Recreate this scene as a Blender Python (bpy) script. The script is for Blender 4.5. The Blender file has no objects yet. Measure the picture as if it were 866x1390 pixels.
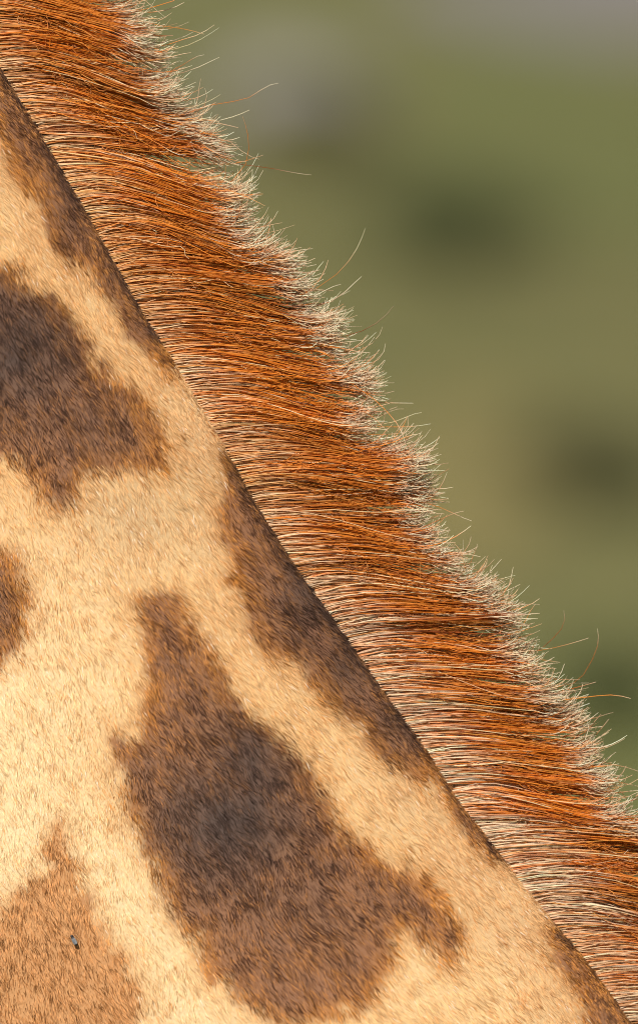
import bpy, bmesh, math
import numpy as np
from mathutils import Vector

scene = bpy.context.scene
R = math.radians
rng = np.random.default_rng(7)

# ------------------------------------------------------------------ camera, sky, sun, exposure
HC = 3.40                    # height above the ground of the middle of the neck stretch in view
DIST = 9.0
PITCH = R(3.2)
FRAME_H = 0.695
cam_d = bpy.data.cameras.new('camera')
cam = bpy.data.objects.new('camera', cam_d)
scene.collection.objects.link(cam)
cam.location = (0.0, -DIST * math.cos(PITCH), HC + DIST * math.sin(PITCH))
cam.rotation_euler = (math.pi / 2 - PITCH, 0, 0)
cam_d.sensor_fit = 'VERTICAL'
cam_d.sensor_height = 36.0
cam_d.sensor_width = 36.0
cam_d.lens = 36.0 * DIST / FRAME_H
cam_d.clip_start = 0.1
cam_d.clip_end = 6000
cam_d.dof.use_dof = True
cam_d.dof.focus_distance = DIST - 0.048
cam_d.dof.aperture_fstop = 5.0
scene.camera = cam

SUN_EL, SUN_AZ = R(39), R(20)      # azimuth: degrees to the left of straight behind the camera
to_sun = Vector((-math.sin(SUN_AZ) * math.cos(SUN_EL), -math.cos(SUN_AZ) * math.cos(SUN_EL), math.sin(SUN_EL)))
world = bpy.data.worlds.new('World')
scene.world = world
world.use_nodes = True
wn = world.node_tree
sky = wn.nodes.new('ShaderNodeTexSky')
sky.sky_type = 'NISHITA'
sky.sun_disc = False
sky.sun_elevation = SUN_EL
sky.sun_rotation = math.atan2(to_sun.x, to_sun.y)
wn.links.new(sky.outputs[0], wn.nodes['Background'].inputs[0])
wn.nodes['Background'].inputs[1].default_value = 0.055
sun_d = bpy.data.lights.new('sun', 'SUN')
sun_d.energy = 4.6
sun_d.angle = R(0.5)
sun_d.color = (1.0, 0.94, 0.84)
sun = bpy.data.objects.new('sun', sun_d)
scene.collection.objects.link(sun)
sun.location = (-3, -6, 12)
sun.rotation_euler = to_sun.to_track_quat('Z', 'Y').to_euler()

vs = scene.view_settings
vs.view_transform = 'Standard'
vs.look = 'None'
vs.exposure = 0.36
vs.gamma = 1.0
vs.use_curve_mapping = False
scene.cycles.use_denoising = True
scene.cycles.denoiser = 'OPENIMAGEDENOISE'
scene.cycles.max_bounces = 14
scene.cycles.diffuse_bounces = 8
scene.cycles.transmission_bounces = 12
scene.cycles.transparent_max_bounces = 8
scene.cycles.filter_width = 0.95

# ------------------------------------------------------------------ helpers
col = scene.collection

def link(o, parent=None):
    col.objects.link(o)
    if parent is not None:
        o.parent = parent
    return o

def tag(o, label=None, cat=None, group=None, kind=None):
    for k, v in (('label', label), ('category', cat), ('group', group), ('kind', kind)):
        if v:
            o[k] = v
    return o

def mesh_np(name, verts, faces, mat, parent=None, colors=None, smooth=True):
    """faces: int array (n,3) or (n,4)"""
    me = bpy.data.meshes.new(name)
    n, k = faces.shape
    me.vertices.add(len(verts)); me.vertices.foreach_set('co', np.asarray(verts, np.float32).ravel())
    me.loops.add(n * k); me.loops.foreach_set('vertex_index', faces.astype(np.int32).ravel())
    me.polygons.add(n); me.polygons.foreach_set('loop_start', np.arange(0, n * k, k, dtype=np.int32))
    me.update(calc_edges=True)
    if smooth:
        me.polygons.foreach_set('use_smooth', np.ones(n, dtype=bool))
    if colors is not None:
        a = me.attributes.new('pigment', 'FLOAT_COLOR', 'POINT')
        c = np.ones((len(verts), 4), np.float32); c[:, :3] = colors
        a.data.foreach_set('color', c.ravel())
    me.validate()
    me.materials.append(mat)
    return link(bpy.data.objects.new(name, me), parent)

def noise2(x, y, seed=0):
    """smooth value noise in -1..1"""
    xi = np.floor(x).astype(np.int64); yi = np.floor(y).astype(np.int64)
    xf = x - xi; yf = y - yi
    u = xf * xf * (3 - 2 * xf); v = yf * yf * (3 - 2 * yf)
    def h(a, b):
        n = (a * 374761393 + b * 668265263 + seed * 1274126177) & 0xffffffff
        n = ((n ^ (n >> 13)) * 1274126177) & 0xffffffff
        n = n ^ (n >> 16)
        return (n & 0xffff) / 32767.5 - 1.0
    a = h(xi, yi); b = h(xi + 1, yi); c = h(xi, yi + 1); d = h(xi + 1, yi + 1)
    return (a * (1 - u) + b * u) * (1 - v) + (c * (1 - u) + d * u) * v

def sstep(a, b, x):
    t = np.clip((x - a) / (b - a), 0, 1)
    return t * t * (3 - 2 * t)

def mixc(a, b, w):
    return a + (b - a) * w[..., None]

def new_mat(name):
    m = bpy.data.materials.new(name); m.use_nodes = True
    return m, m.node_tree.nodes, m.node_tree.links, m.node_tree.nodes['Principled BSDF']

def noise_mat(name, c1, c2, scale, rough=0.9, detail=6, c3=None, bump=0.0, pos=(0.35, 0.65)):
    m, N, L, b = new_mat(name)
    tc = N.new('ShaderNodeTexCoord'); nz = N.new('ShaderNodeTexNoise'); rp = N.new('ShaderNodeValToRGB')
    nz.inputs['Scale'].default_value = scale; nz.inputs['Detail'].default_value = detail
    L.new(tc.outputs['Object'], nz.inputs['Vector']); L.new(nz.outputs['Fac'], rp.inputs['Fac'])
    rp.color_ramp.elements[0].position = pos[0]; rp.color_ramp.elements[0].color = (*c1, 1)
    rp.color_ramp.elements[1].position = pos[1]; rp.color_ramp.elements[1].color = (*c2, 1)
    if c3:
        e = rp.color_ramp.elements.new((pos[0] + pos[1]) / 2); e.color = (*c3, 1)
    L.new(rp.outputs['Color'], b.inputs['Base Color'])
    b.inputs['Roughness'].default_value = rough
    b.inputs['Specular IOR Level'].default_value = 0.25
    if bump:
        bp = N.new('ShaderNodeBump'); bp.inputs['Strength'].default_value = bump
        n2 = N.new('ShaderNodeTexNoise'); n2.inputs['Scale'].default_value = scale * 6
        L.new(tc.outputs['Object'], n2.inputs['Vector'])
        L.new(n2.outputs['Fac'], bp.inputs['Height']); L.new(bp.outputs['Normal'], b.inputs['Normal'])
    return m

def hair_mat(name, translucency, rough, spec=0.5):
    """fibre: pigment carried by each hair, part of the light passing through"""
    m, N, L, b = new_mat(name)
    at = N.new('ShaderNodeAttribute'); at.attribute_name = 'pigment'
    L.new(at.outputs['Color'], b.inputs['Base Color'])
    b.inputs['Roughness'].default_value = rough
    b.inputs['Specular IOR Level'].default_value = spec
    tr = N.new('ShaderNodeBsdfTranslucent'); L.new(at.outputs['Color'], tr.inputs['Color'])
    mx = N.new('ShaderNodeMixShader'); mx.inputs[0].default_value = translucency
    L.new(b.outputs[0], mx.inputs[1]); L.new(tr.outputs[0], mx.inputs[2])
    L.new(mx.outputs[0], N['Material Output'].inputs['Surface'])
    return m

# ------------------------------------------------------------------ setting
M_ground = noise_mat('dry_savanna_ground', (0.105, 0.108, 0.031), (0.185, 0.162, 0.056), 0.45, c3=(0.142, 0.138, 0.043), detail=5, bump=0.4)
M_track = noise_mat('pale_track_dust', (0.185, 0.165, 0.145), (0.225, 0.20, 0.18), 1.5, bump=0.3)
M_turf = noise_mat('green_turf', (0.105, 0.120, 0.030), (0.145, 0.150, 0.042), 1.4, bump=0.4)
M_straw = noise_mat('dry_straw_turf', (0.19, 0.158, 0.050), (0.225, 0.185, 0.062), 1.4, bump=0.4)
M_rock = noise_mat('grey_granite', (0.15, 0.14, 0.12), (0.24, 0.225, 0.20), 5.0, bump=0.6)
M_bark = noise_mat('shrub_bark', (0.07, 0.05, 0.035), (0.14, 0.11, 0.08), 9.0, bump=0.5)

def leaf_mat(name, c1, c2):
    m = noise_mat(name, c1, c2, 7.0, rough=0.6)
    N, L = m.node_tree.nodes, m.node_tree.links
    tr = N.new('ShaderNodeBsdfTranslucent'); tr.inputs['Color'].default_value = (*c2, 1)
    mx = N.new('ShaderNodeMixShader'); mx.inputs[0].default_value = 0.25
    L.new(N['Principled BSDF'].outputs[0], mx.inputs[1]); L.new(tr.outputs[0], mx.inputs[2])
    L.new(mx.outputs[0], N['Material Output'].inputs['Surface'])
    return m
M_leaf_dark = leaf_mat('dark_leaves', (0.075, 0.092, 0.032), (0.115, 0.13, 0.055))
M_leaf_pale = leaf_mat('pale_leaves', (0.13, 0.16, 0.04), (0.21, 0.23, 0.07))
M_leaf_olive = leaf_mat('olive_leaves', (0.095, 0.095, 0.038), (0.14, 0.13, 0.058))

def ground_height(x, y):
    # gently uneven plain, flat under the giraffe and the camera
    far = sstep(14, 45, np.hypot(x, y))
    return far * (0.16 * noise2(x / 17.0, y / 17.0, 3) + 0.05 * noise2(x / 5.0, y / 5.0, 4))

def grid_sheet(name, xs, ys, lift, mat, kind='structure', mask=None):
    X, Y = np.meshgrid(xs, ys)
    V = np.stack([X, Y, ground_height(X, Y) + lift], -1).reshape(-1, 3)
    nx, ny = len(xs), len(ys)
    i = (np.arange(ny - 1)[:, None] * nx + np.arange(nx - 1)[None, :]).ravel()
    F = np.stack([i, i + 1, i + nx + 1, i + nx], -1)
    return tag(mesh_np(name, V, F, mat), kind=kind)

def spaced(a, b, fine_a, fine_b, n_f, n_c):
    l = fine_a - np.geomspace(1, 1 + (fine_a - a), n_c)[::-1] + 1
    r = fine_b + np.geomspace(1, 1 + (b - fine_b), n_c) - 1
    return np.concatenate([l[:-1], np.linspace(fine_a, fine_b, n_f), r[1:]])

ground = grid_sheet('ground', spaced(-3000, 3000, -40, 40, 81, 40), spaced(-400, 5500, -20, 260, 200, 40), 0.0, M_ground)

def patch_sheet(name, cx, cy, rx, ry, lift, mat, seed, rot=0.0):
    """irregular blob lying on the ground, following it"""
    nr, na = 14, 64
    a = np.linspace(0, 2 * np.pi, na, endpoint=False)
    edge = 1 + 0.22 * noise2(np.cos(a) * 2.1 + 9, np.sin(a) * 2.1 + 9, seed) + 0.10 * noise2(np.cos(a) * 6 + 30, np.sin(a) * 6 + 30, seed)
    rr = np.linspace(0.0, 1, nr)[1:]
    lx = rr[:, None] * edge * np.cos(a) * rx; ly = rr[:, None] * edge * np.sin(a) * ry
    c, s = math.cos(rot), math.sin(rot)
    X = np.concatenate([[cx], (cx + lx * c - ly * s).ravel()]); Y = np.concatenate([[cy], (cy + lx * s + ly * c).ravel()])
    V = np.stack([X, Y, ground_height(X, Y) + lift], -1)
    F = []
    for j in range(na):
        F.append((0, 1 + j, 1 + (j + 1) % na, 1 + (j + 1) % na))
    tri = np.array([f[:3] for f in F])
    q = []
    for i in range(nr - 2):
        for j in range(na):
            p, p2 = 1 + i * na + j, 1 + i * na + (j + 1) % na
            q.append((p, p + na, p2 + na)); q.append((p, p2 + na, p2))
    return tag(mesh_np(name, V, np.concatenate([tri, np.array(q)]), mat), kind='structure')

patch_sheet('dirt_track', 6.8, 238, 5.6, 52, 0.03, M_track, 21, R(-0.5))
patch_sheet('turf', 2.9, 142, 2.0, 34, 0.022, M_turf, 5)
patch_sheet('turf', 1.75, 43, 1.2, 7, 0.022, M_turf, 6)
patch_sheet('dry_turf', 0.80, 63, 0.65, 8, 0.022, M_straw, 8)

def shrub(name, x, y, rx, h, mat, seed, n_leaf, label, leaf=0.045):
    g = np.random.default_rng(seed)
    z0 = float(ground_height(np.array([x]), np.array([y]))[0])
    root = link(bpy.data.objects.new(name, None)); root.location = (x, y, z0 - 0.02)
    tag(root, label, 'shrub', 'shrubs on the plain behind the giraffe')
    # stems: forked tapered tubes
    V, F = [], []
    tips = []
    def limb(p, d, L, r, depth):
        k = 5; nseg = 5
        pts = [np.array(p)]
        for i in range(nseg):
            d = d + g.normal(0, 0.16, 3); d[2] += 0.05; d /= np.linalg.norm(d)
            pts.append(pts[-1] + d * L / nseg)
        base = len(V)
        for i, q in enumerate(pts):
            rad = r * (1 - 0.6 * i / nseg)
            for j in range(k):
                t = 2 * np.pi * j / k
                V.append(q + rad * np.array([math.cos(t), math.sin(t), 0.2 * math.cos(t)]))
        for i in range(nseg):
            for j in range(k):
                a = base + i * k + j; b = base + i * k + (j + 1) % k
                F.append((a, b, b + k, a + k))
        tips.append(pts[-1]); tips.append(pts[-2])
        if depth:
            for _ in range(3):
                e = d + g.normal(0, 0.55, 3); e[2] = abs(e[2]) * 0.8 + 0.1; e /= np.linalg.norm(e)
                limb(pts[-1 - int(g.integers(0, 2))], e, L * 0.62, r * 0.42, depth - 1)
    for i in range(5):
        a = g.uniform(0, 2 * np.pi); lean = g.uniform(0.2, 0.9) * min(1.3, rx / h)
        d = np.array([math.cos(a) * lean, math.sin(a) * lean, 1.0]); d /= np.linalg.norm(d)
        limb((0.03 * math.cos(a), 0.03 * math.sin(a), 0), d, h * 0.5, 0.018 + 0.012 * h, 2)
    mesh_np('stem', np.array(V), np.array(F), M_bark, root)
    T = np.array(tips)
    # leaves in clumps around the twig ends
    c = T[g.integers(0, len(T), n_leaf)] + g.normal(0, 1, (n_leaf, 3)) * np.array([rx * 0.17, rx * 0.17, h * 0.10])
    c[:, 2] = np.clip(c[:, 2], 0.04, None)
    u = g.normal(0, 1, (n_leaf, 3)); u /= np.linalg.norm(u, axis=1)[:, None]
    w = np.cross(u, g.normal(0, 1, (n_leaf, 3))); w /= np.linalg.norm(w, axis=1)[:, None]
    sz = g.uniform(0.6, 1.3, n_leaf)[:, None] * leaf
    V2 = np.stack([c - u * sz, c + w * sz * 0.42, c + u * sz, c - w * sz * 0.42], 1).reshape(-1, 3)
    F2 = np.arange(n_leaf * 4).reshape(-1, 4)
    cr = mesh_np('crown', V2, F2, mat, root, smooth=False)
    cr['kind'] = 'stuff'
    return root

shrub('shrub', 1.14, 90, 1.35, 0.78, M_leaf_dark, 1, 4300, 'dark green leafy shrub growing in front of a pale turf patch', 0.05)
shrub('shrub', 1.32, 59, 0.74, 0.42, M_leaf_olive, 2, 4300, 'olive brown low shrub standing next to the straw coloured turf', 0.035)
shrub('shrub', 1.20, 45, 0.46, 0.35, M_leaf_dark, 3, 3800, 'small dark green shrub at the edge of green turf', 0.028)
shrub('shrub', -0.1, 118, 0.7, 0.75, M_leaf_olive, 4, 6000, 'dull olive shrub growing beside the grey boulder', 0.045)

def boulder(x, y, r, seed, label):
    bm = bmesh.new()
    bmesh.ops.create_icosphere(bm, subdivisions=4, radius=1.0)
    V = np.array([v.co[:] for v in bm.verts])
    n = 0.16 * noise2(V[:, 0] * 1.7 + V[:, 2], V[:, 1] * 1.7 + V[:, 2] * 0.6, seed) + 0.06 * noise2(V[:, 0] * 5 + V[:, 2] * 2, V[:, 1] * 5 - V[:, 2] * 3, seed + 1)
    V = V * (1 + n)[:, None] * np.array([r, r * 0.85, r * 0.8])
    V[:, 2] = np.maximum(V[:, 2], -0.3 * r) + 0.24 * r
    for v, c in zip(bm.verts, V):
        v.co = c
    me = bpy.data.meshes.new('boulder'); bm.to_mesh(me); bm.free()
    me.polygons.foreach_set('use_smooth', np.ones(len(me.polygons), dtype=bool))
    me.materials.append(M_rock)
    o = link(bpy.data.objects.new('boulder', me))
    o.location = (x, y, float(ground_height(np.array([x]), np.array([y]))[0]))
    return tag(o, label, 'boulder')
boulder(-0.30, 133, 0.85, 40, 'rounded pale grey granite boulder lying beyond the giraffe mane')

# grass over the plain, more than anyone could count
def grass():
    g = np.random.default_rng(11)
    n = 60000
    Y = 16 + 150 * g.random(n) ** 0.8
    X = g.normal(0, 1, n) * (3 + Y * 0.06)
    Z = ground_height(X, Y)
    a = g.uniform(0, 2 * np.pi, n); h = g.uniform(0.06, 0.2, n); wd = g.uniform(0.004, 0.010, n)
    lx, ly = np.cos(a), np.sin(a)
    bend = g.uniform(0.1, 0.6, n) * h
    b = g.uniform(0, 2 * np.pi, n)
    P = np.stack([X, Y, Z - 0.01], -1)
    side = np.stack([lx * wd, ly * wd, 0 * wd], -1)
    tip = P + np.stack([np.cos(b) * bend, np.sin(b) * bend, h], -1)
    V = np.stack([P - side, P + side, tip], 1).reshape(-1, 3)
    o = mesh_np('grass', V, np.arange(n * 3).reshape(-1, 3), noise_mat('grass_blades', (0.085, 0.09, 0.025), (0.19, 0.145, 0.06), 0.8), smooth=False)
    tag(o, 'sparse green and straw coloured grass across the plain', 'grass', kind='stuff')
grass()

def scrub():
    g = np.random.default_rng(19)
    m, k = 140, 420
    ang = g.uniform(-1.1, 1.1, m); d = g.uniform(75, 430, m)
    cx, cy = np.sin(ang) * d, np.cos(ang) * d
    clear = (np.abs(cx) > 6 + 0.03 * cy) | (cy > 300)
    cx, cy = cx[clear], cy[clear]; m = len(cx)
    r = g.uniform(0.5, 1.6, m) * np.where(cy > 300, 1.8, 1.0)
    lump = g.normal(0, 0.42, (m, 9, 3)); lump[:, :, 2] = np.abs(lump[:, :, 2]) + 0.25
    c = lump[:, g.integers(0, 9, k)] + g.normal(0, 0.22, (m, k, 3))
    c[:, :, 2] = np.clip(c[:, :, 2], 0.03, None)
    c = c * r[:, None, None]
    c[:, :, 0] += cx[:, None]; c[:, :, 1] += cy[:, None]; c[:, :, 2] += ground_height(cx, cy)[:, None]
    c = c.reshape(-1, 3); n = len(c)
    u = g.normal(0, 1, (n, 3)); u /= np.linalg.norm(u, axis=1)[:, None]
    w = np.cross(u, g.normal(0, 1, (n, 3))); w /= np.linalg.norm(w, axis=1)[:, None]
    sz = (g.uniform(0.07, 0.15, (m, k)) * r[:, None]).reshape(-1, 1)
    V = np.stack([c - u * sz, c + w * sz * 0.5, c + u * sz, c - w * sz * 0.5], 1).reshape(-1, 3)
    o = mesh_np('scrub', V, np.arange(n * 4).reshape(-1, 4), M_leaf_olive, smooth=False)
    tag(o, 'olive green scrub scattered far across the plain', 'scrub', kind='stuff')
scrub()

# ------------------------------------------------------------------ giraffe: neck surface in its own measures
# s runs down the crest of the neck (0 at the middle of the stretch in view), v from the crest towards the throat;
# lateral drawings below are in half-millimetres (1 unit = 0.5 mm), x along the plain, y downwards
U = 0.0005
D2 = np.array([0.5417, 0.8403])          # along the crest, downwards (drawing axes)
N2 = np.array([-0.8403, 0.5417])         # from crest to throat
O2 = np.array([390.0, 695.0])
CREST = np.array([(-60, 0), (0, 90), (60, 190), (130, 310), (190, 420), (235, 490), (300, 600), (345, 682), (400, 770), (460, 852), (500, 912),
                  (540, 968), (580, 1022), (620, 1088), (670, 1152), (720, 1218), (790, 1300), (866, 1405)], float)
cs = (CREST - O2) @ D2 * U
co_ = (CREST - O2) @ N2 - 9
cs = np.concatenate([[-1.2], cs, [1.2]]); co_ = np.concatenate([[co_[0]], co_, [co_[-1]]])

def crest_off(s):
    return (np.interp(s - 0.012, cs, co_) + np.interp(s, cs, co_) + np.interp(s + 0.012, cs, co_)) / 3

def neck_depth(s):
    return 0.56 + 0.22 * s

def to_draw(s, v):
    o = crest_off(s)
    return O2 + (s / U)[..., None] * D2 + (o + v / U)[..., None] * N2

def draw_to_world(p, y):
    return np.stack([(p[..., 0] - 433) * U, y, HC - (p[..., 1] - 695) * U], -1)

def world_to_draw(P):
    return np.stack([P[..., 0] / U + 433, 695 - (P[..., 2] - HC) / U], -1)

def neck_point(s, phi):
    """phi: 0 at crest .. pi at throat; near side (towards the viewer) positive, far side negative"""
    D = neck_depth(s)
    a = np.abs(phi)
    v = D * (1 - np.cos(a)) / 2
    p = 1.0 + 0.42 * (0.5 + 0.5 * np.cos(a))
    w = (0.088 * D / 0.56) * np.maximum(np.sin(a), 0) ** p
    return draw_to_world(to_draw(s, v), -np.sign(phi) * w), v

# coat patches (lateral outline of each brown patch)
PATCHES = {
 'shoulder_top': [(-140, 330), (-60, 325), (0, 350), (25, 355), (40, 385), (70, 390), (95, 425), (120, 450), (140, 490), (165, 510), (190, 540), (215, 575),
       (222, 600), (215, 625), (195, 630), (175, 622), (150, 635), (120, 630), (105, 650), (98, 678), (70, 685), (55, 670), (45, 640), (20, 625), (0, 610), (-60, 600), (-150, 560)],
 'crest_upper': [(-90, -150), (-60, 60), (-10, 170), (16, 222), (45, 256), (64, 280), (72, 325), (102, 352), (132, 384), (157, 418), (178, 448), (205, 472), (238, 508), (290, 500),
       (160, 250), (30, 30), (-60, -180)],
 'crest_middle': [(310, 600), (302, 650), (293, 690), (310, 735), (305, 780), (327, 815), (340, 850), (370, 877), (400, 908), (425, 940), (465, 970), (497, 1008), (527, 1034),
       (566, 1048), (606, 1085), (640, 1130), (668, 1158), (690, 1160), (640, 1060), (520, 890), (400, 720), (330, 600)],
 'crest_lower': [(735, 1262), (752, 1290), (770, 1330), (800, 1400), (840, 1480), (900, 1480), (860, 1370), (770, 1240)],
 'neck_middle': [(185, 810), (215, 793), (236, 802), (250, 830), (265, 860), (290, 880), (297, 905), (320, 930), (345, 960), (385, 985), (405, 1020), (425, 1050), (440, 1070),
       (460, 1110), (490, 1130), (520, 1150), (550, 1170), (585, 1190), (600, 1220), (625, 1250), (635, 1275), (622, 1290), (605, 1300), (580, 1272), (548, 1250), (540, 1275),
       (528, 1310), (505, 1345), (450, 1372), (390, 1378), (330, 1352), (285, 1318), (268, 1262), (240, 1240), (225, 1215), (215, 1170), (195, 1130), (175, 1095),
       (160, 1060), (155, 1020), (147, 970), (165, 983), (182, 990), (195, 960), (200, 925), (194, 890), (198, 850), (183, 832)],
 'throat_lower': [(80, 1105), (94, 1160), (102, 1190), (122, 1225), (142, 1260), (165, 1290), (182, 1320), (190, 1370), (170, 1450), (60, 1520), (-120, 1500), (-160, 1330),
       (-40, 1245), (0, 1225), (20, 1205), (40, 1180), (64, 1165), (68, 1140)],
 'throat_middle': [(-120, 740), (-40, 725), (0, 738), (20, 745), (35, 770), (41, 800), (38, 835), (30, 860), (31, 886), (14, 878), (0, 892), (-60, 920), (-130, 880)],
}
# blackish hearts of patches: x, y, rx, ry, strength
HEARTS = [(312, 1105, 92, 82, 1.0), (342, 1030, 72, 78, 0.85), (300, 960, 70, 70, 0.35), (15, 470, 105, 85, 0.9), (110, 560, 90, 70, 0.4), (420, 800, 45, 70, 0.75),
          (470, 900, 40, 60, 0.65), (400, 1190, 90, 70, 0.35), (100, 260, 50, 70, 0.35), (5, 820, 30, 50, 0.25), (170, 380, 40, 60, 0.3), (530, 985, 30, 40, 0.5)]

def poly_sd(P, poly):
    """signed distance, negative inside"""
    Q = np.array(poly, float); d = np.full(len(P), 1e18); ins = np.zeros(len(P), bool)
    for a, b in zip(Q, np.roll(Q, -1, 0)):
        e = b - a; w = P - a
        t = np.clip((w @ e) / (e @ e), 0, 1)
        d = np.minimum(d, ((w - t[:, None] * e) ** 2).sum(1))
        c = ((a[1] > P[:, 1]) != (b[1] > P[:, 1]))
        if abs(e[1]) > 1e-9:
            ins ^= c & (P[:, 0] < e[0] * (P[:, 1] - a[1]) / e[1] + a[0])
    return np.where(ins, -1, 1) * np.sqrt(d)

# patches of the rest of the animal: irregular cells with pale seams
cell_g = np.random.default_rng(23)
CX, CZ = np.meshgrid(np.arange(-1700, 5200, 330), np.arange(-1700, 7600, 330))
CELLS = np.stack([CX.ravel(), CZ.ravel()], -1) + cell_g.uniform(-110, 110, (CX.size, 2))
def far_sd(P):
    out = np.empty(len(P))
    for i in range(0, len(P), 20000):
        d = np.linalg.norm(P[i:i + 20000, None, :] - CELLS[None], axis=2)
        d.partition(1, axis=1)
        out[i:i + 20000] = 38 - (d[:, 1] - d[:, 0]) * 0.6
    return out

def coat_pigment(P, jitter, fine):
    """pigment of the coat at lateral drawing points P. jitter: random 0..1 for each hair"""
    n = len(P)
    # hair-wise ragged edges: teeth run along the lie of the coat
    ang = R(62)
    a = P[:, 0] * math.cos(ang) + P[:, 1] * math.sin(ang); b = -P[:, 0] * math.sin(ang) + P[:, 1] * math.cos(ang)
    rag = 9.0 * noise2(a / 55, b / 19, 1) + 8.5 * noise2(a / 26, b / 9, 2) + 5.0 * noise2(a / 10, b / 4, 5) + (jitter[:, 0] - 0.5) * 16
    region = (P[:, 0] > -150) & (P[:, 0] < 1000) & (P[:, 1] > -190) & (P[:, 1] < 1530)
    sd = np.full(n, 1e9)
    m = region
    sdt = {}
    for k, poly in PATCHES.items():
        q = np.full(n, 1e9); q[m] = poly_sd(P[m], poly); sdt[k] = q
        sd = np.minimum(sd, q)
    if (~m).any():
        sd[~m] = far_sd(P[~m])
    sd = sd + rag - 4
    inside = sstep(3.0, -5.0, sd)
    # pale ground of the coat
    lf = noise2(P[:, 0] / 130, P[:, 1] / 130, 7)
    cream = np.array([0.80, 0.535, 0.27]); tan = np.array([0.69, 0.43, 0.215]); straw = np.array([0.86, 0.665, 0.40])
    ventral = (P - O2) @ N2
    w_st = np.clip(sstep(230, 520, ventral) * 0.8 + 0.25 * lf, 0, 1)
    w_tn = np.clip(sstep(210, 30, ventral) * 0.6 + 0.3 * noise2(P[:, 0] / 60, P[:, 1] / 60, 8) - 0.05, 0, 1)
    grey_zone = np.exp(-(((P[:, 0] - 185) / 110) ** 2 + ((P[:, 1] - 690) / 70) ** 2))
    light = mixc(mixc(np.tile(cream, (n, 1)), straw[None], w_st), tan[None], w_tn)
    light = mixc(light, np.array([[0.50, 0.34, 0.19]]), grey_zone * 0.45)
    # orange touch close to patches
    light = mixc(light, np.array([[0.60, 0.30, 0.09]]), sstep(34, 0, sd) * 0.30)
    # brown
    br = np.array([0.31, 0.140, 0.066]); org = np.array([0.52, 0.215, 0.055]); blk = np.array([0.060, 0.040, 0.034])
    edge = sstep(-38, -4, sd) * (0.75 + 0.35 * noise2(P[:, 0] / 45, P[:, 1] / 45, 19))
    dark = mixc(np.tile(br, (n, 1)), org[None], np.clip(edge * 0.75 + 0.25 * noise2(P[:, 0] / 25, P[:, 1] / 25, 9), 0, 1))
    if 'throat_lower' in sdt:
        dark = mixc(dark, np.array([[0.66, 0.33, 0.13]]), sstep(25, -10, sdt['throat_lower']) * 0.85)
    heart = np.zeros(n)
    for x, y, rx, ry, st in HEARTS:
        heart = np.maximum(heart, st * np.exp(-(((P[:, 0] - x) / rx) ** 2 + ((P[:, 1] - y) / ry) ** 2) / 1.5))
    heart = np.clip(heart + 0.12 * noise2(P[:, 0] / 18, P[:, 1] / 18, 12), 0, 1)
    if fine:   # single hairs keep their own shade
        clump = 0.5 + 0.5 * noise2(a / 9, b / 3.6, 15) * 0.6 + 0.5 * noise2(a / 22, b / 10, 16) * 0.5
        tawny = sstep(0.40, 0.70, clump + (jitter[:, 1] - 0.5) * 0.75 + 0.22 * edge - 0.30 * heart)
        tawny_c = mixc(np.tile(np.array([0.50, 0.222, 0.074]), (n, 1)), np.array([[0.70, 0.30, 0.06]]), np.clip(edge, 0, 1))
        umber = mixc(np.tile(np.array([0.120, 0.052, 0.025]), (n, 1)), np.array([[0.38, 0.135, 0.024]]), np.clip(edge * 0.9, 0, 1))
        low = sstep(25, -10, sdt['throat_lower'])
        umber = mixc(umber, np.array([[0.42, 0.19, 0.065]]), low * 0.9)
        tawny_c = mixc(tawny_c, np.array([[0.76, 0.40, 0.17]]), low * 0.8)
        dark = mixc(umber, tawny_c, tawny)
        light = mixc(light, np.array([[0.60, 0.315, 0.115]]), 0.55 * sstep(0.62, 1.0, clump + (jitter[:, 1] - 0.5) * 0.6))
    dark = mixc(dark, blk[None], heart * 0.9)
    # dark seam right along the crest: coat pigment plus painted shade at the mane roots
    vcrest = ventral - np.interp((P - O2) @ D2 * U, cs, co_)
    sc = (P - O2) @ D2 * U
    seam = sstep(20, 3, vcrest + rag * 0.5)
    dark = mixc(dark, np.array([[0.055, 0.034, 0.026]]), seam * 0.6)
    light = mixc(light, np.array([[0.36, 0.20, 0.09]]), seam * 0.4)
    c = mixc(light, dark, inside)
    if fine:
        c = c * (0.55 + 0.70 * jitter[:, 2] - 0.28 * inside * (jitter[:, 2] < 0.5))[:, None]
        warm = np.clip(0.62 - jitter[:, 2], 0, 1)[:, None] * np.array([[0.0, 0.16, 0.30]])
        c = c * (1 - warm)
        o2 = (jitter[:, 3] < 0.10) & (inside < 0.5)
        c[o2] = c[o2] * np.array([0.85, 0.62, 0.42])
        wh = (jitter[:, 3] > 0.985) & (inside < 0.9)
        c[wh] = np.array([0.85, 0.78, 0.66])
    return np.clip(c, 0.01, 0.9)

# ---- the animal's body: one closed skin, lofted then fused
def ring_loft(centers, ups, sides, ru, rs, k=40):
    """rings of ellipses: centers (n,3), ups/sides unit vectors, radii"""
    n = len(centers)
    t = np.linspace(0, 2 * np.pi, k, endpoint=False)
    V = centers[:, None, :] + (np.cos(t)[None, :, None] * ups[:, None, :] * ru[:, None, None]) + (np.sin(t)[None, :, None] * sides[:, None, :] * rs[:, None, None])
    return rings_to_mesh(V)

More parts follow.
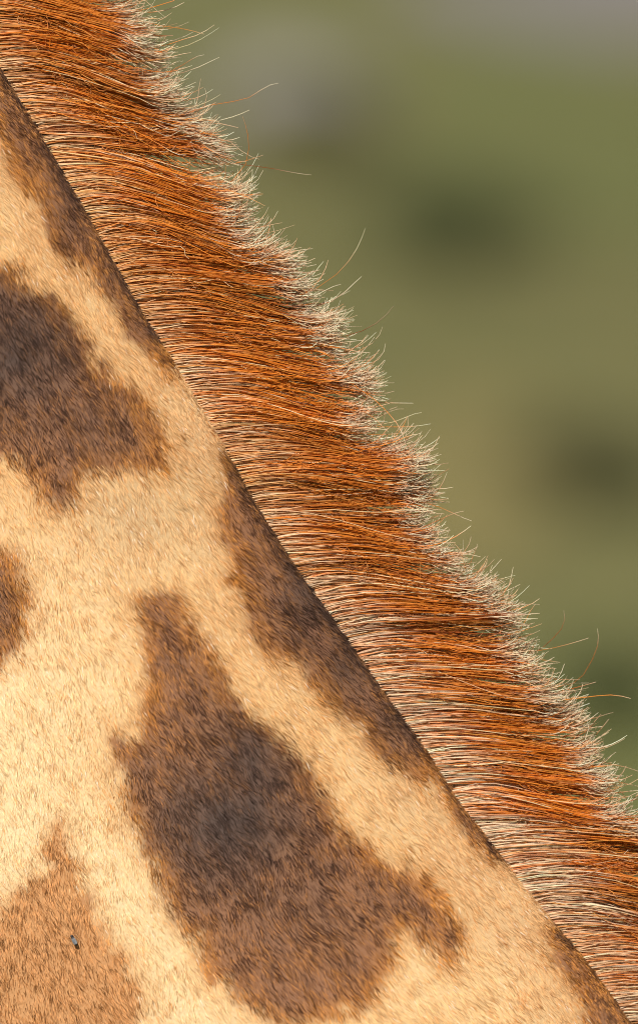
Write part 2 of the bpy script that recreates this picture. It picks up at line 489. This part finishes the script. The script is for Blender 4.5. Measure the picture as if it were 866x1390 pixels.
def rings_to_mesh(V):
    n, k = V.shape[:2]
    verts = list(map(tuple, V.reshape(-1, 3)))
    F = []
    for i in range(n - 1):
        for j in range(k):
            F.append((i * k + j, i * k + (j + 1) % k, (i + 1) * k + (j + 1) % k, (i + 1) * k + j))
    for i, rev in ((0, True), (n - 1, False)):
        c = len(verts); verts.append(tuple(V[i].mean(0)))
        for j in range(k):
            f = (i * k + j, i * k + (j + 1) % k, c)
            F.append(f[::-1] if rev else f)
    return verts, F

def tube(pts, ru, rs=None, k=28, side=(0, 1, 0)):
    P = np.array(pts, float)
    # smooth resample
    t = np.arange(len(P)); tt = np.linspace(0, len(P) - 1, (len(P) - 1) * 6 + 1)
    def cr(A):
        A = np.asarray(A, float)
        out = []
        for q in tt:
            i = min(int(q), len(P) - 2); f = q - i
            p0, p1, p2, p3 = A[max(i - 1, 0)], A[i], A[i + 1], A[min(i + 2, len(P) - 1)]
            out.append(0.5 * ((2 * p1) + (-p0 + p2) * f + (2 * p0 - 5 * p1 + 4 * p2 - p3) * f * f + (-p0 + 3 * p1 - 3 * p2 + p3) * f ** 3))
        return np.array(out)
    C = cr(P); ru_ = cr(np.array(ru)); rs_ = cr(np.array(rs if rs is not None else ru))
    T = np.gradient(C, axis=0); T /= np.linalg.norm(T, axis=1)[:, None]
    S = np.tile(np.array(side, float), (len(C), 1)); S -= (S * T).sum(1)[:, None] * T; S /= np.linalg.norm(S, axis=1)[:, None]
    return ring_loft(C, np.cross(T, S), S, ru_, rs_, k)

def giraffe_body(parent, mat):
    bm = bmesh.new()
    def add(vf):
        verts, F = vf
        bv = [bm.verts.new(v) for v in verts]
        for f in F:
            try:
                bm.faces.new([bv[i] for i in f])
            except ValueError:
                pass
    ss = np.concatenate([np.linspace(-0.95, -0.62, 12)[:-1], np.linspace(-0.62, 0.62, 180), np.linspace(0.62, 0.95, 12)[1:]])
    phi = np.concatenate([np.linspace(0, np.pi, 61), -np.linspace(np.pi, 0, 61)[1:-1]])
    Sg, Pg = np.meshgrid(ss, phi, indexing='ij')
    V, _ = neck_point(Sg, Pg)
    add(rings_to_mesh(V))
    nb, _ = neck_point(np.array([0.95, -0.95]), np.array([np.pi / 2, np.pi / 2]))
    bx, bz = nb[0][0], nb[0][2]; hx, hz = nb[1][0], nb[1][2]
    # trunk, sloping from withers to rump
    add(tube([(bx - 0.42, 0, bz + 0.06), (bx - 0.15, 0, bz - 0.05), (bx + 0.25, 0, bz - 0.12), (bx + 0.8, 0, bz - 0.22), (bx + 1.3, 0, bz - 0.28), (bx + 1.62, 0, bz - 0.34), (bx + 1.78, 0, bz - 0.42)],
             [0.25, 0.44, 0.50, 0.46, 0.40, 0.30, 0.10], [0.12, 0.24, 0.33, 0.36, 0.33, 0.26, 0.10], k=48))
    add(tube([(bx - 0.75, 0, bz + 0.70), (bx - 0.45, 0, bz + 0.28), (bx - 0.12, 0, bz - 0.02), (bx + 0.2, 0, bz - 0.1)], [0.22, 0.33, 0.42, 0.40], [0.09, 0.13, 0.2, 0.26], k=48))
    zt = bz - 0.25
    for sd in (-1, 1):
        y = 0.17 * sd
        add(tube([(bx + 0.02, y * 0.9, zt + 0.1), (bx + 0.0, y, zt - 0.3), (bx + 0.02, y, zt * 0.62), (bx + 0.03, y, zt * 0.47), (bx + 0.03, y, zt * 0.40), (bx + 0.04, y, zt * 0.2),
                  (bx + 0.04, y, 0.16), (bx + 0.01, y, 0.09), (bx - 0.02, y, 0.0)],
                 [0.22, 0.15, 0.085, 0.075, 0.06, 0.048, 0.06, 0.062, 0.085], [0.10, 0.10, 0.075, 0.07, 0.055, 0.045, 0.055, 0.06, 0.075]))
        hxx = bx + 1.5
        add(tube([(hxx - 0.05, y * 0.9, zt - 0.05), (hxx - 0.12, y, zt - 0.45), (hxx + 0.0, y, zt * 0.55), (hxx + 0.10, y, zt * 0.44), (hxx + 0.08, y, zt * 0.36), (hxx + 0.04, y, zt * 0.18),
                  (hxx + 0.02, y, 0.15), (hxx - 0.01, y, 0.09), (hxx - 0.04, y, 0.0)],
                 [0.28, 0.19, 0.10, 0.08, 0.06, 0.048, 0.06, 0.062, 0.085], [0.13, 0.12, 0.08, 0.06, 0.055, 0.045, 0.055, 0.06, 0.075]))
        # ear and horn
        add(tube([(hx + 0.05, 0.07 * sd, hz + 0.16), (hx + 0.08, 0.16 * sd, hz + 0.19), (hx + 0.10, 0.25 * sd, hz + 0.20)], [0.03, 0.05, 0.012], [0.03, 0.03, 0.012], side=(1, 0, 0)))
        add(tube([(hx - 0.02, 0.06 * sd, hz + 0.18), (hx + 0.03, 0.075 * sd, hz + 0.28), (hx + 0.06, 0.08 * sd, hz + 0.36)], [0.035, 0.028, 0.03]))
    # head, carried level, muzzle to the left
    add(tube([(hx + 0.12, 0, hz + 0.08), (hx - 0.02, 0, hz + 0.10), (hx - 0.20, 0, hz + 0.04), (hx - 0.40, 0, hz - 0.06), (hx - 0.56, 0, hz - 0.14), (hx - 0.64, 0, hz - 0.18)],
             [0.10, 0.145, 0.125, 0.09, 0.075, 0.03], [0.08, 0.12, 0.11, 0.075, 0.07, 0.03]))
    add(tube([(bx + 1.74, 0, bz - 0.32), (bx + 1.84, 0, bz - 0.55), (bx + 1.86, 0, bz - 0.95), (bx + 1.85, 0, bz - 1.35), (bx + 1.85, 0, bz - 1.6)], [0.05, 0.035, 0.025, 0.05, 0.02]))
    bmesh.ops.recalc_face_normals(bm, faces=bm.faces)
    me = bpy.data.meshes.new('body_parts'); bm.to_mesh(me); bm.free()
    tmp = link(bpy.data.objects.new('body_parts', me))
    md = tmp.modifiers.new('fuse', 'REMESH'); md.mode = 'VOXEL'; md.voxel_size = 0.010
    dg = bpy.context.evaluated_depsgraph_get(); dg.update()
    ev = tmp.evaluated_get(dg)
    fused = bpy.data.meshes.new_from_object(ev)
    bpy.data.objects.remove(tmp); bpy.data.meshes.remove(me)
    fused.name = 'body'
    n = len(fused.vertices)
    co = np.empty(n * 3, np.float32); fused.vertices.foreach_get('co', co); co = co.reshape(-1, 3).astype(float)
    g = np.random.default_rng(5)
    pig = coat_pigment(world_to_draw(co), np.full((n, 4), 0.5), False)
    pale = sstep(1.3, 0.7, co[:, 2])            # lower legs are pale, almost unmarked
    pig = mixc(pig, np.array([[0.66, 0.5, 0.3]]), pale)
    hoof = (co[:, 2] < 0.09)
    pig[hoof] = np.array([0.05, 0.04, 0.035])
    at = fused.attributes.new('pigment', 'FLOAT_COLOR', 'POINT')
    c4 = np.ones((n, 4), np.float32); c4[:, :3] = pig * 0.75
    at.data.foreach_set('color', c4.ravel())
    fused.polygons.foreach_set('use_smooth', np.ones(len(fused.polygons), dtype=bool))
    fused.materials.clear(); fused.materials.append(mat)
    return link(bpy.data.objects.new('body', fused), parent)

M_skin, N_, L_, b_ = new_mat('giraffe_skin')
at_ = N_.new('ShaderNodeAttribute'); at_.attribute_name = 'pigment'
L_.new(at_.outputs['Color'], b_.inputs['Base Color']); b_.inputs['Roughness'].default_value = 0.8
tc_ = N_.new('ShaderNodeTexCoord'); nz_ = N_.new('ShaderNodeTexNoise'); nz_.inputs['Scale'].default_value = 400
bp_ = N_.new('ShaderNodeBump'); bp_.inputs['Strength'].default_value = 0.4; bp_.inputs['Distance'].default_value = 0.002
L_.new(tc_.outputs['Object'], nz_.inputs['Vector']); L_.new(nz_.outputs['Fac'], bp_.inputs['Height']); L_.new(bp_.outputs['Normal'], b_.inputs['Normal'])

giraffe = link(bpy.data.objects.new('giraffe', None))
giraffe.location = (0, 0, 0)
tag(giraffe, 'giraffe neck with cream coat, brown patches and bristly russet mane', 'giraffe')
body = giraffe_body(giraffe, M_skin)

for sd in (-1, 1):
    nb_, _ = neck_point(np.array([-0.95]), np.array([np.pi / 2]))
    bm = bmesh.new(); bmesh.ops.create_uvsphere(bm, u_segments=20, v_segments=12, radius=0.026)
    me = bpy.data.meshes.new('eye'); bm.to_mesh(me); bm.free()
    me.polygons.foreach_set('use_smooth', np.ones(len(me.polygons), dtype=bool))
    me.materials.append(noise_mat('eye_dark', (0.012, 0.008, 0.006), (0.03, 0.018, 0.012), 40, rough=0.08))
    eye = link(bpy.data.objects.new('eye', me), giraffe)
    eye.location = (nb_[0][0] - 0.14, 0.098 * sd, nb_[0][2] + 0.09)

# ---- short coat: hairs lying down the neck
M_coat = hair_mat('coat_hair', 0.20, 0.55, 0.12)
M_mane = hair_mat('mane_hair', 0.34, 0.45, 0.2)

def coat(parent):
    g = np.random.default_rng(31)
    n = 900000
    s = g.uniform(-0.60, 0.62, n)
    phi = g.random(n)
    # even over the surface: more towards the middle of the flank
    a = np.linspace(-0.55, 2.35, 400); ap, vp = neck_point(np.zeros(400), a)
    arc = np.concatenate([[0], np.cumsum(np.linalg.norm(np.diff(ap, axis=0), axis=1))])
    phi = np.interp(phi * arc[-1], arc, a)
    phi = np.where(np.abs(phi) < 0.015, 0.015, phi)
    P0, v = neck_point(s, phi)
    dr = world_to_draw(P0)
    keep = (dr[:, 0] > -140) & (dr[:, 1] > -140) & (dr[:, 1] < 1520)
    s, phi, P0, v = s[keep], phi[keep], P0[keep], v[keep]
    n = len(s)
    e = 1e-3
    Ts = (neck_point(s + e, phi)[0] - neck_point(s - e, phi)[0]); Ts /= np.linalg.norm(Ts, axis=1)[:, None]
    Tp = (neck_point(s, phi + e)[0] - neck_point(s, phi - e)[0]); Tp /= np.linalg.norm(Tp, axis=1)[:, None]
    Nn = np.cross(Ts, Tp); Nn /= np.linalg.norm(Nn, axis=1)[:, None]
    out = np.stack([np.zeros(n), -np.sign(phi), np.zeros(n)], -1)
    Nn *= np.sign((Nn * (out + 0.25 * np.array([0.84, 0, 0.54]))).sum(1))[:, None]
    dr = world_to_draw(P0)
    # lie of the hair: down the neck, turning a little to the throat away from the crest, with cowlicks
    turn = -0.10 + 0.30 * sstep(0.03, 0.30, v) + 0.30 * noise2(dr[:, 0] / 90, dr[:, 1] / 90, 51) * 0.5 + 0.22 * noise2(dr[:, 0] / 22, dr[:, 1] / 22, 52) + g.normal(0, 0.15, n)
    sgn = np.sign(phi)
    dirv = Ts * np.cos(turn)[:, None] + Tp * (np.sin(turn) * sgn)[:, None]
    lift = np.clip(0.25 + 0.25 * sstep(0.015, 0.0, v) + 0.10 * noise2(dr[:, 0] / 15, dr[:, 1] / 15, 53) + g.normal(0, 0.09, n), 0.06, 0.9)
    L = 0.0060 * g.uniform(0.65, 1.25, n) * (1 - 0.35 * sstep(0.03, 0.0, v))
    K = 4
    t = np.linspace(0, 1, K)
    pts = np.empty((n, K, 3))
    bend = g.normal(0, 0.12, n)
    lat = np.cross(Nn, dirv)
    for i, q in enumerate(t):
        pts[:, i] = P0 - Nn * 0.0006 + dirv * (L * q)[:, None] + Nn * (L * (lift * q - 0.55 * lift * q * q))[:, None] + lat * (L * bend * q * q)[:, None]
    colr = coat_pigment(dr, g.random((n, 4)), True)
    # beyond the crest to the other flank too, thinner there
    cu = bpy.data.hair_curves.new('coat')
    cu.add_curves([K] * n)
    cu.attributes['position'].data.foreach_set('vector', pts.astype(np.float32).ravel())
    rad = np.outer(g.uniform(0.75, 1.2, n) * 0.00020, np.array([1.0, 0.95, 0.72, 0.18]))
    ra = cu.attributes.get('radius') or cu.attributes.new('radius', 'FLOAT', 'POINT')
    ra.data.foreach_set('value', rad.astype(np.float32).ravel())
    ca = cu.attributes.new('pigment', 'FLOAT_COLOR', 'CURVE')
    c4 = np.ones((n, 4), np.float32); c4[:, :3] = colr
    ca.data.foreach_set('color', c4.ravel())
    cu.materials.append(M_coat)
    o = link(bpy.data.objects.new('coat', cu), parent)
    o['kind'] = 'stuff'
    return o
coat(body)

# ---- mane: bristles rooted along the crest, gathered in locks
def mane(parent):
    g = np.random.default_rng(77)
    s0, s1 = -0.66, 0.66
    n = 30000
    t = np.array([0, .07, .16, .28, .42, .56, .68, .78, .85, .91, .96, 1.0])
    K = len(t)
    def shape(s, y0, rot, mid, tip, Lh, lean, curl_at):
        """bristle centre lines: angles in the plane of the neck, measured up from level"""
        th = rot[:, None] + (mid - rot)[:, None] * sstep(0.02, 0.45, t)[None] 
        th = th + (tip - mid)[:, None] * (np.clip((t[None] - curl_at[:, None]) / (1 - curl_at[:, None]), 0, 1) ** 1.6)
        dx = np.cos(th); dz = np.sin(th)
        # seated in the crest: bristles off the middle line start a little lower
        sa = np.clip((np.abs(y0) / 0.088), 0, 0.5) ** (1 / 1.42)
        root, _ = neck_point(s, np.maximum(np.arcsin(sa), 0.02))
        root = root + np.array([-0.84, 0, -0.54]) * 0.002
        step = Lh[:, None] * np.diff(t)[None]
        X = root[:, 0:1] + np.concatenate([np.zeros((len(s), 1)), np.cumsum(0.5 * (dx[:, 1:] + dx[:, :-1]) * step, 1)], 1)
        Z = root[:, 2:3] + np.concatenate([np.zeros((len(s), 1)), np.cumsum(0.5 * (dz[:, 1:] + dz[:, :-1]) * step, 1)], 1)
        Y = y0[:, None] + lean[:, None] * Lh[:, None] * t[None] ** 1.2
        return np.stack([X, Y, Z], -1)
    def lowf(s, f, seed):
        return noise2(s * f + 50, s * 0 + 0.5, seed)
    def base_root(s): return R(9) + R(7) * lowf(s, 14, 61)
    def base_mid(s): return R(-8) + R(-6) * sstep(0.0, -0.4, s) + R(6) * lowf(s, 9, 62) + R(6.5) * lowf(s, 27, 63) + R(5) * lowf(s, 70, 68)
    def base_len(s): return 0.121 * (1 - 0.12 * s + 0.045 * lowf(s, 12, 64) + 0.085 * lowf(s, 34, 65) + 0.06 * lowf(s, 95, 67))
    # locks, two sizes
    def locks(m, sp_mid, sp_len, sp_y, seed):
        gg = np.random.default_rng(seed)
        ls = np.sort(s0 + (s1 - s0) * (np.arange(m) + gg.uniform(-0.1, 1.1, m)) / m)
        y = gg.normal(0, sp_y, m)
        P = shape(ls, y, base_root(ls) + gg.normal(0, R(4), m), base_mid(ls) + gg.normal(0, sp_mid, m), base_mid(ls) + R(12) + gg.normal(0, R(14), m),
                  base_len(ls) * (1 + gg.normal(0, sp_len, m)), gg.normal(0, 0.08, m), np.full(m, 0.72))
        return ls, y, P, gg.random(m), gg.random(m)
    bl, by, bP, bw, bc = locks(84, R(6.5), 0.08, 0.004, 1)
    ml, my, mP, mw, mc = locks(520, R(7), 0.08, 0.004, 2)
    s = g.uniform(s0, s1, n)
    y0 = np.clip(g.normal(0, 0.004, n), -0.0065, 0.0065)
    stray = g.random(n) < 0.035
    short = g.random(n) < 0.38
    fly = (g.random(n) < 0.006) & ~short
    stray = (stray | (fly & (g.random(n) < 0.5))) & ~short
    tipc = np.where(g.random(n) < 0.55, g.normal(R(48), R(26), n), g.normal(R(12), R(16), n))
    tipc = np.where(fly, g.normal(R(30), R(45), n), tipc)
    P = shape(s, y0, base_root(s) + g.normal(0, R(5), n), base_mid(s) + g.normal(0, R(4), n) + stray * g.normal(0, R(15), n), tipc,
              base_len(s) * np.where(short, g.uniform(0.22, 0.9, n), np.clip(g.normal(0.97, 0.05, n), 0.8, 1.1)) * np.where(stray, 1.05, 1) * np.where(fly, g.uniform(1.1, 1.35, n), 1), g.normal(0, 0.09, n), np.where(fly, 0.5, g.uniform(0.74, 0.9, n)))
    def gather(P, ls, ly, LP, LW, amount, start):
        # nearest lock root
        i = np.clip(np.searchsorted(ls, s), 2, len(ls) - 3)
        cand = i[:, None] + np.arange(-2, 3)[None]
        d = np.abs(ls[cand] - s[:, None]) + 0.8 * np.abs(ly[cand] - y0[:, None])
        k = cand[np.arange(n), d.argmin(1)]
        G = LP[k]
        w = (amount * (0.35 + 0.65 * LW[k]) * np.where(stray, 0.25, 1.0) * np.where(short, 0.45, 1.0) * g.uniform(0.6, 1.1, n))[:, None] * sstep(start, 0.9, t)[None]
        # let tips spread again a little
        w = w * (1 - 0.45 * sstep(0.8, 1.0, t))[None]
        off = G - P
        # hold own length along the bristle: pull mostly across it
        T = np.gradient(P, axis=1); T /= np.linalg.norm(T, axis=2)[..., None]
        off = off - 0.85 * (off * T).sum(2)[..., None] * T
        return P + off * w[..., None], k
    P, km = gather(P, ml, my, mP, mw, 0.85, 0.05)
    P, kb = gather(P, bl, by, bP, bw, 0.75, 0.10)
    # slight kinks
    ph = g.uniform(0, 6.28, n); fr = g.uniform(2.5, 6, n); am = np.abs(g.normal(0, 0.0007, n))
    wav = np.sin(ph[:, None] + fr[:, None] * t[None] * 3) * am[:, None] * t[None] ** 0.7
    P[..., 2] += wav; P[..., 1] += wav * 0.7
    # pigment along each bristle: pale root, russet shaft, bleached tip
    pale = np.array([0.96, 0.74, 0.53]); rus = np.array([0.80, 0.245, 0.022]); deep = np.array([0.32, 0.070, 0.009]); tipp = np.array([0.97, 0.87, 0.66]); gold = np.array([0.85, 0.40, 0.08])
    r1 = g.random(n); shaft = mixc(np.tile(rus, (n, 1)), deep[None], np.clip(0.8 * bc[kb] + 0.75 * mc[km] + g.normal(0, 0.28, n) - 0.50, 0, 1))  # deep tone by lock: darker hairs, also painting the shaded gaps between locks
    shaft = mixc(shaft, gold[None], np.clip(g.normal(0.12, 0.3, n), 0, 0.9))
    blond = r1 < 0.07
    shaft[blond] = pale * np.array([1, 0.9, 0.75])
    root_end = np.clip(0.24 + 0.16 * sstep(-0.05, 0.35, s) + 0.10 * lowf(s, 22, 66) + g.normal(0, 0.08, n), 0.06, 0.6)
    tip_at = np.clip(g.normal(0.89, 0.045, n), 0.74, 0.98)
    wr = sstep(0, 1, (root_end[:, None] + 0.13 - t[None]) / 0.26) * (np.where(g.random(n) < 0.3, 0.3, 1.0) * np.where(short, 0.6, 1.0))[:, None]
    wt = sstep(0, 1, (t[None] - tip_at[:, None] + 0.05) / 0.13) * (np.clip(g.normal(0.85, 0.2, n), 0.1, 1) * np.where(short, 0.12, 1.0))[:, None]
    # roots: tawny up the neck, cream in stretches towards the shoulder
    creamy = np.clip(sstep(-0.14, 0.10, s) * 0.95 + 0.40 * lowf(s, 8, 71) + 0.3 * lowf(s, 26, 72) + g.normal(0, 0.2, n) + 0.1, 0, 1)
    rootc = mixc(np.tile(np.array([0.84, 0.46, 0.17]), (n, 1)), pale[None], creamy) * g.uniform(0.85, 1.12, (n, 1))
    C = mixc(np.broadcast_to(shaft[:, None, :], (n, K, 3)), rootc[:, None, :], wr)
    C = mixc(C, tipp[None, None], wt)
    C = np.clip(C * g.uniform(0.82, 1.18, n)[:, None, None], 0.01, 0.92)
    # three-sided tapering tubes
    rad = np.outer(g.uniform(0.7, 1.25, n) * 0.00024, np.interp(t, [0, 0.2, 0.55, 0.93, 1], [1.45, 1.35, 1.05, 1.05, 0.55]))
    T = np.gradient(P, axis=1); T /= np.linalg.norm(T, axis=2)[..., None]
    Yv = np.array([0, 1.0, 0]); A = Yv - T * T[..., 1:2]; A /= np.linalg.norm(A, axis=2)[..., None]; B = np.cross(T, A)
    rot = g.uniform(0, 6.28, n)
    V = np.empty((n, K, 3, 3))
    for j in range(3):
        a = rot + j * 2 * np.pi / 3
        V[:, :, j] = P + rad[..., None] * (np.cos(a)[:, None, None] * A + np.sin(a)[:, None, None] * B)
    base = (np.arange(n) * K * 3)[:, None, None] + (np.arange(K - 1) * 3)[None, :, None]
    j = np.arange(3)[None, None, :]; j2 = (j + 1) % 3
    F = np.stack([base + j, base + j2, base + j2 + 3, base + j + 3], -1).reshape(-1, 4)
    Cv = np.broadcast_to(C[:, :, None, :], (n, K, 3, 3)).reshape(-1, 3)
    o = mesh_np('mane', V.reshape(-1, 3), F, M_mane, parent, colors=Cv)
    o['kind'] = 'stuff'
    o['label'] = 'russet bristly mane with pale roots and bleached curling tips'
    return o
mane(giraffe)

# ---- a tiny insect clinging to the coat
def insect():
    s_ = (np.array([104.0, 1262.0]) - O2) @ D2 * U
    v_ = ((np.array([104.0, 1262.0]) - O2) @ N2 - crest_off(np.array([s_]))[0]) * U
    ph = math.acos(1 - 2 * v_ / neck_depth(s_))
    p, _ = neck_point(np.array([s_]), np.array([ph]))
    root = link(bpy.data.objects.new('insect', None))
    root.location = (p[0][0], p[0][1] - 0.0034, p[0][2])
    root.rotation_euler = (0, R(62), 0)
    root.scale = (0.85, 0.85, 0.85)
    tag(root, 'tiny grey and black insect clinging to the orange brown coat patch', 'insect')
    mb = noise_mat('insect_black', (0.015, 0.013, 0.014), (0.05, 0.045, 0.05), 900, rough=0.4)
    mw = noise_mat('insect_wing', (0.10, 0.105, 0.115), (0.22, 0.22, 0.235), 600, rough=0.3)
    def ell(name, c, r, m):
        bm = bmesh.new(); bmesh.ops.create_uvsphere(bm, u_segments=14, v_segments=10, radius=1)
        for v in bm.verts:
            v.co = Vector((c[0] + v.co.x * r[0], c[1] + v.co.y * r[1], c[2] + v.co.z * r[2]))
        me = bpy.data.meshes.new(name); bm.to_mesh(me); bm.free()
        me.polygons.foreach_set('use_smooth', np.ones(len(me.polygons), dtype=bool)); me.materials.append(m)
        return link(bpy.data.objects.new(name, me), root)
    ell('head', (-0.0040, 0, 0), (0.0011, 0.0011, 0.0012), mb)
    ell('thorax', (-0.0021, 0, 0), (0.0016, 0.0013, 0.0013), mb)
    ell('abdomen', (0.0016, 0, 0), (0.0030, 0.0013, 0.0014), mb)
    for sd in (-1, 1):
        ell('wing', (0.0005, -0.0013, 0.0007 * sd), (0.0030, 0.00025, 0.0010), mw)
        for k in range(3):
            x = -0.0030 + 0.0012 * k
            vf = tube([(x, 0.0003, 0.001 * sd), (x - 0.0004, 0.0002, 0.0024 * sd), (x + 0.0002, 0.0022, 0.0034 * sd)], [0.00016, 0.00014, 0.0001], k=6, side=(1, 0, 0))
            mesh_np('leg', np.array(vf[0]), np.array([f if len(f) == 3 else f[:3] for f in vf[1]] + [(f[0], f[2], f[3]) for f in vf[1] if len(f) == 4]), mb, root)
insect()
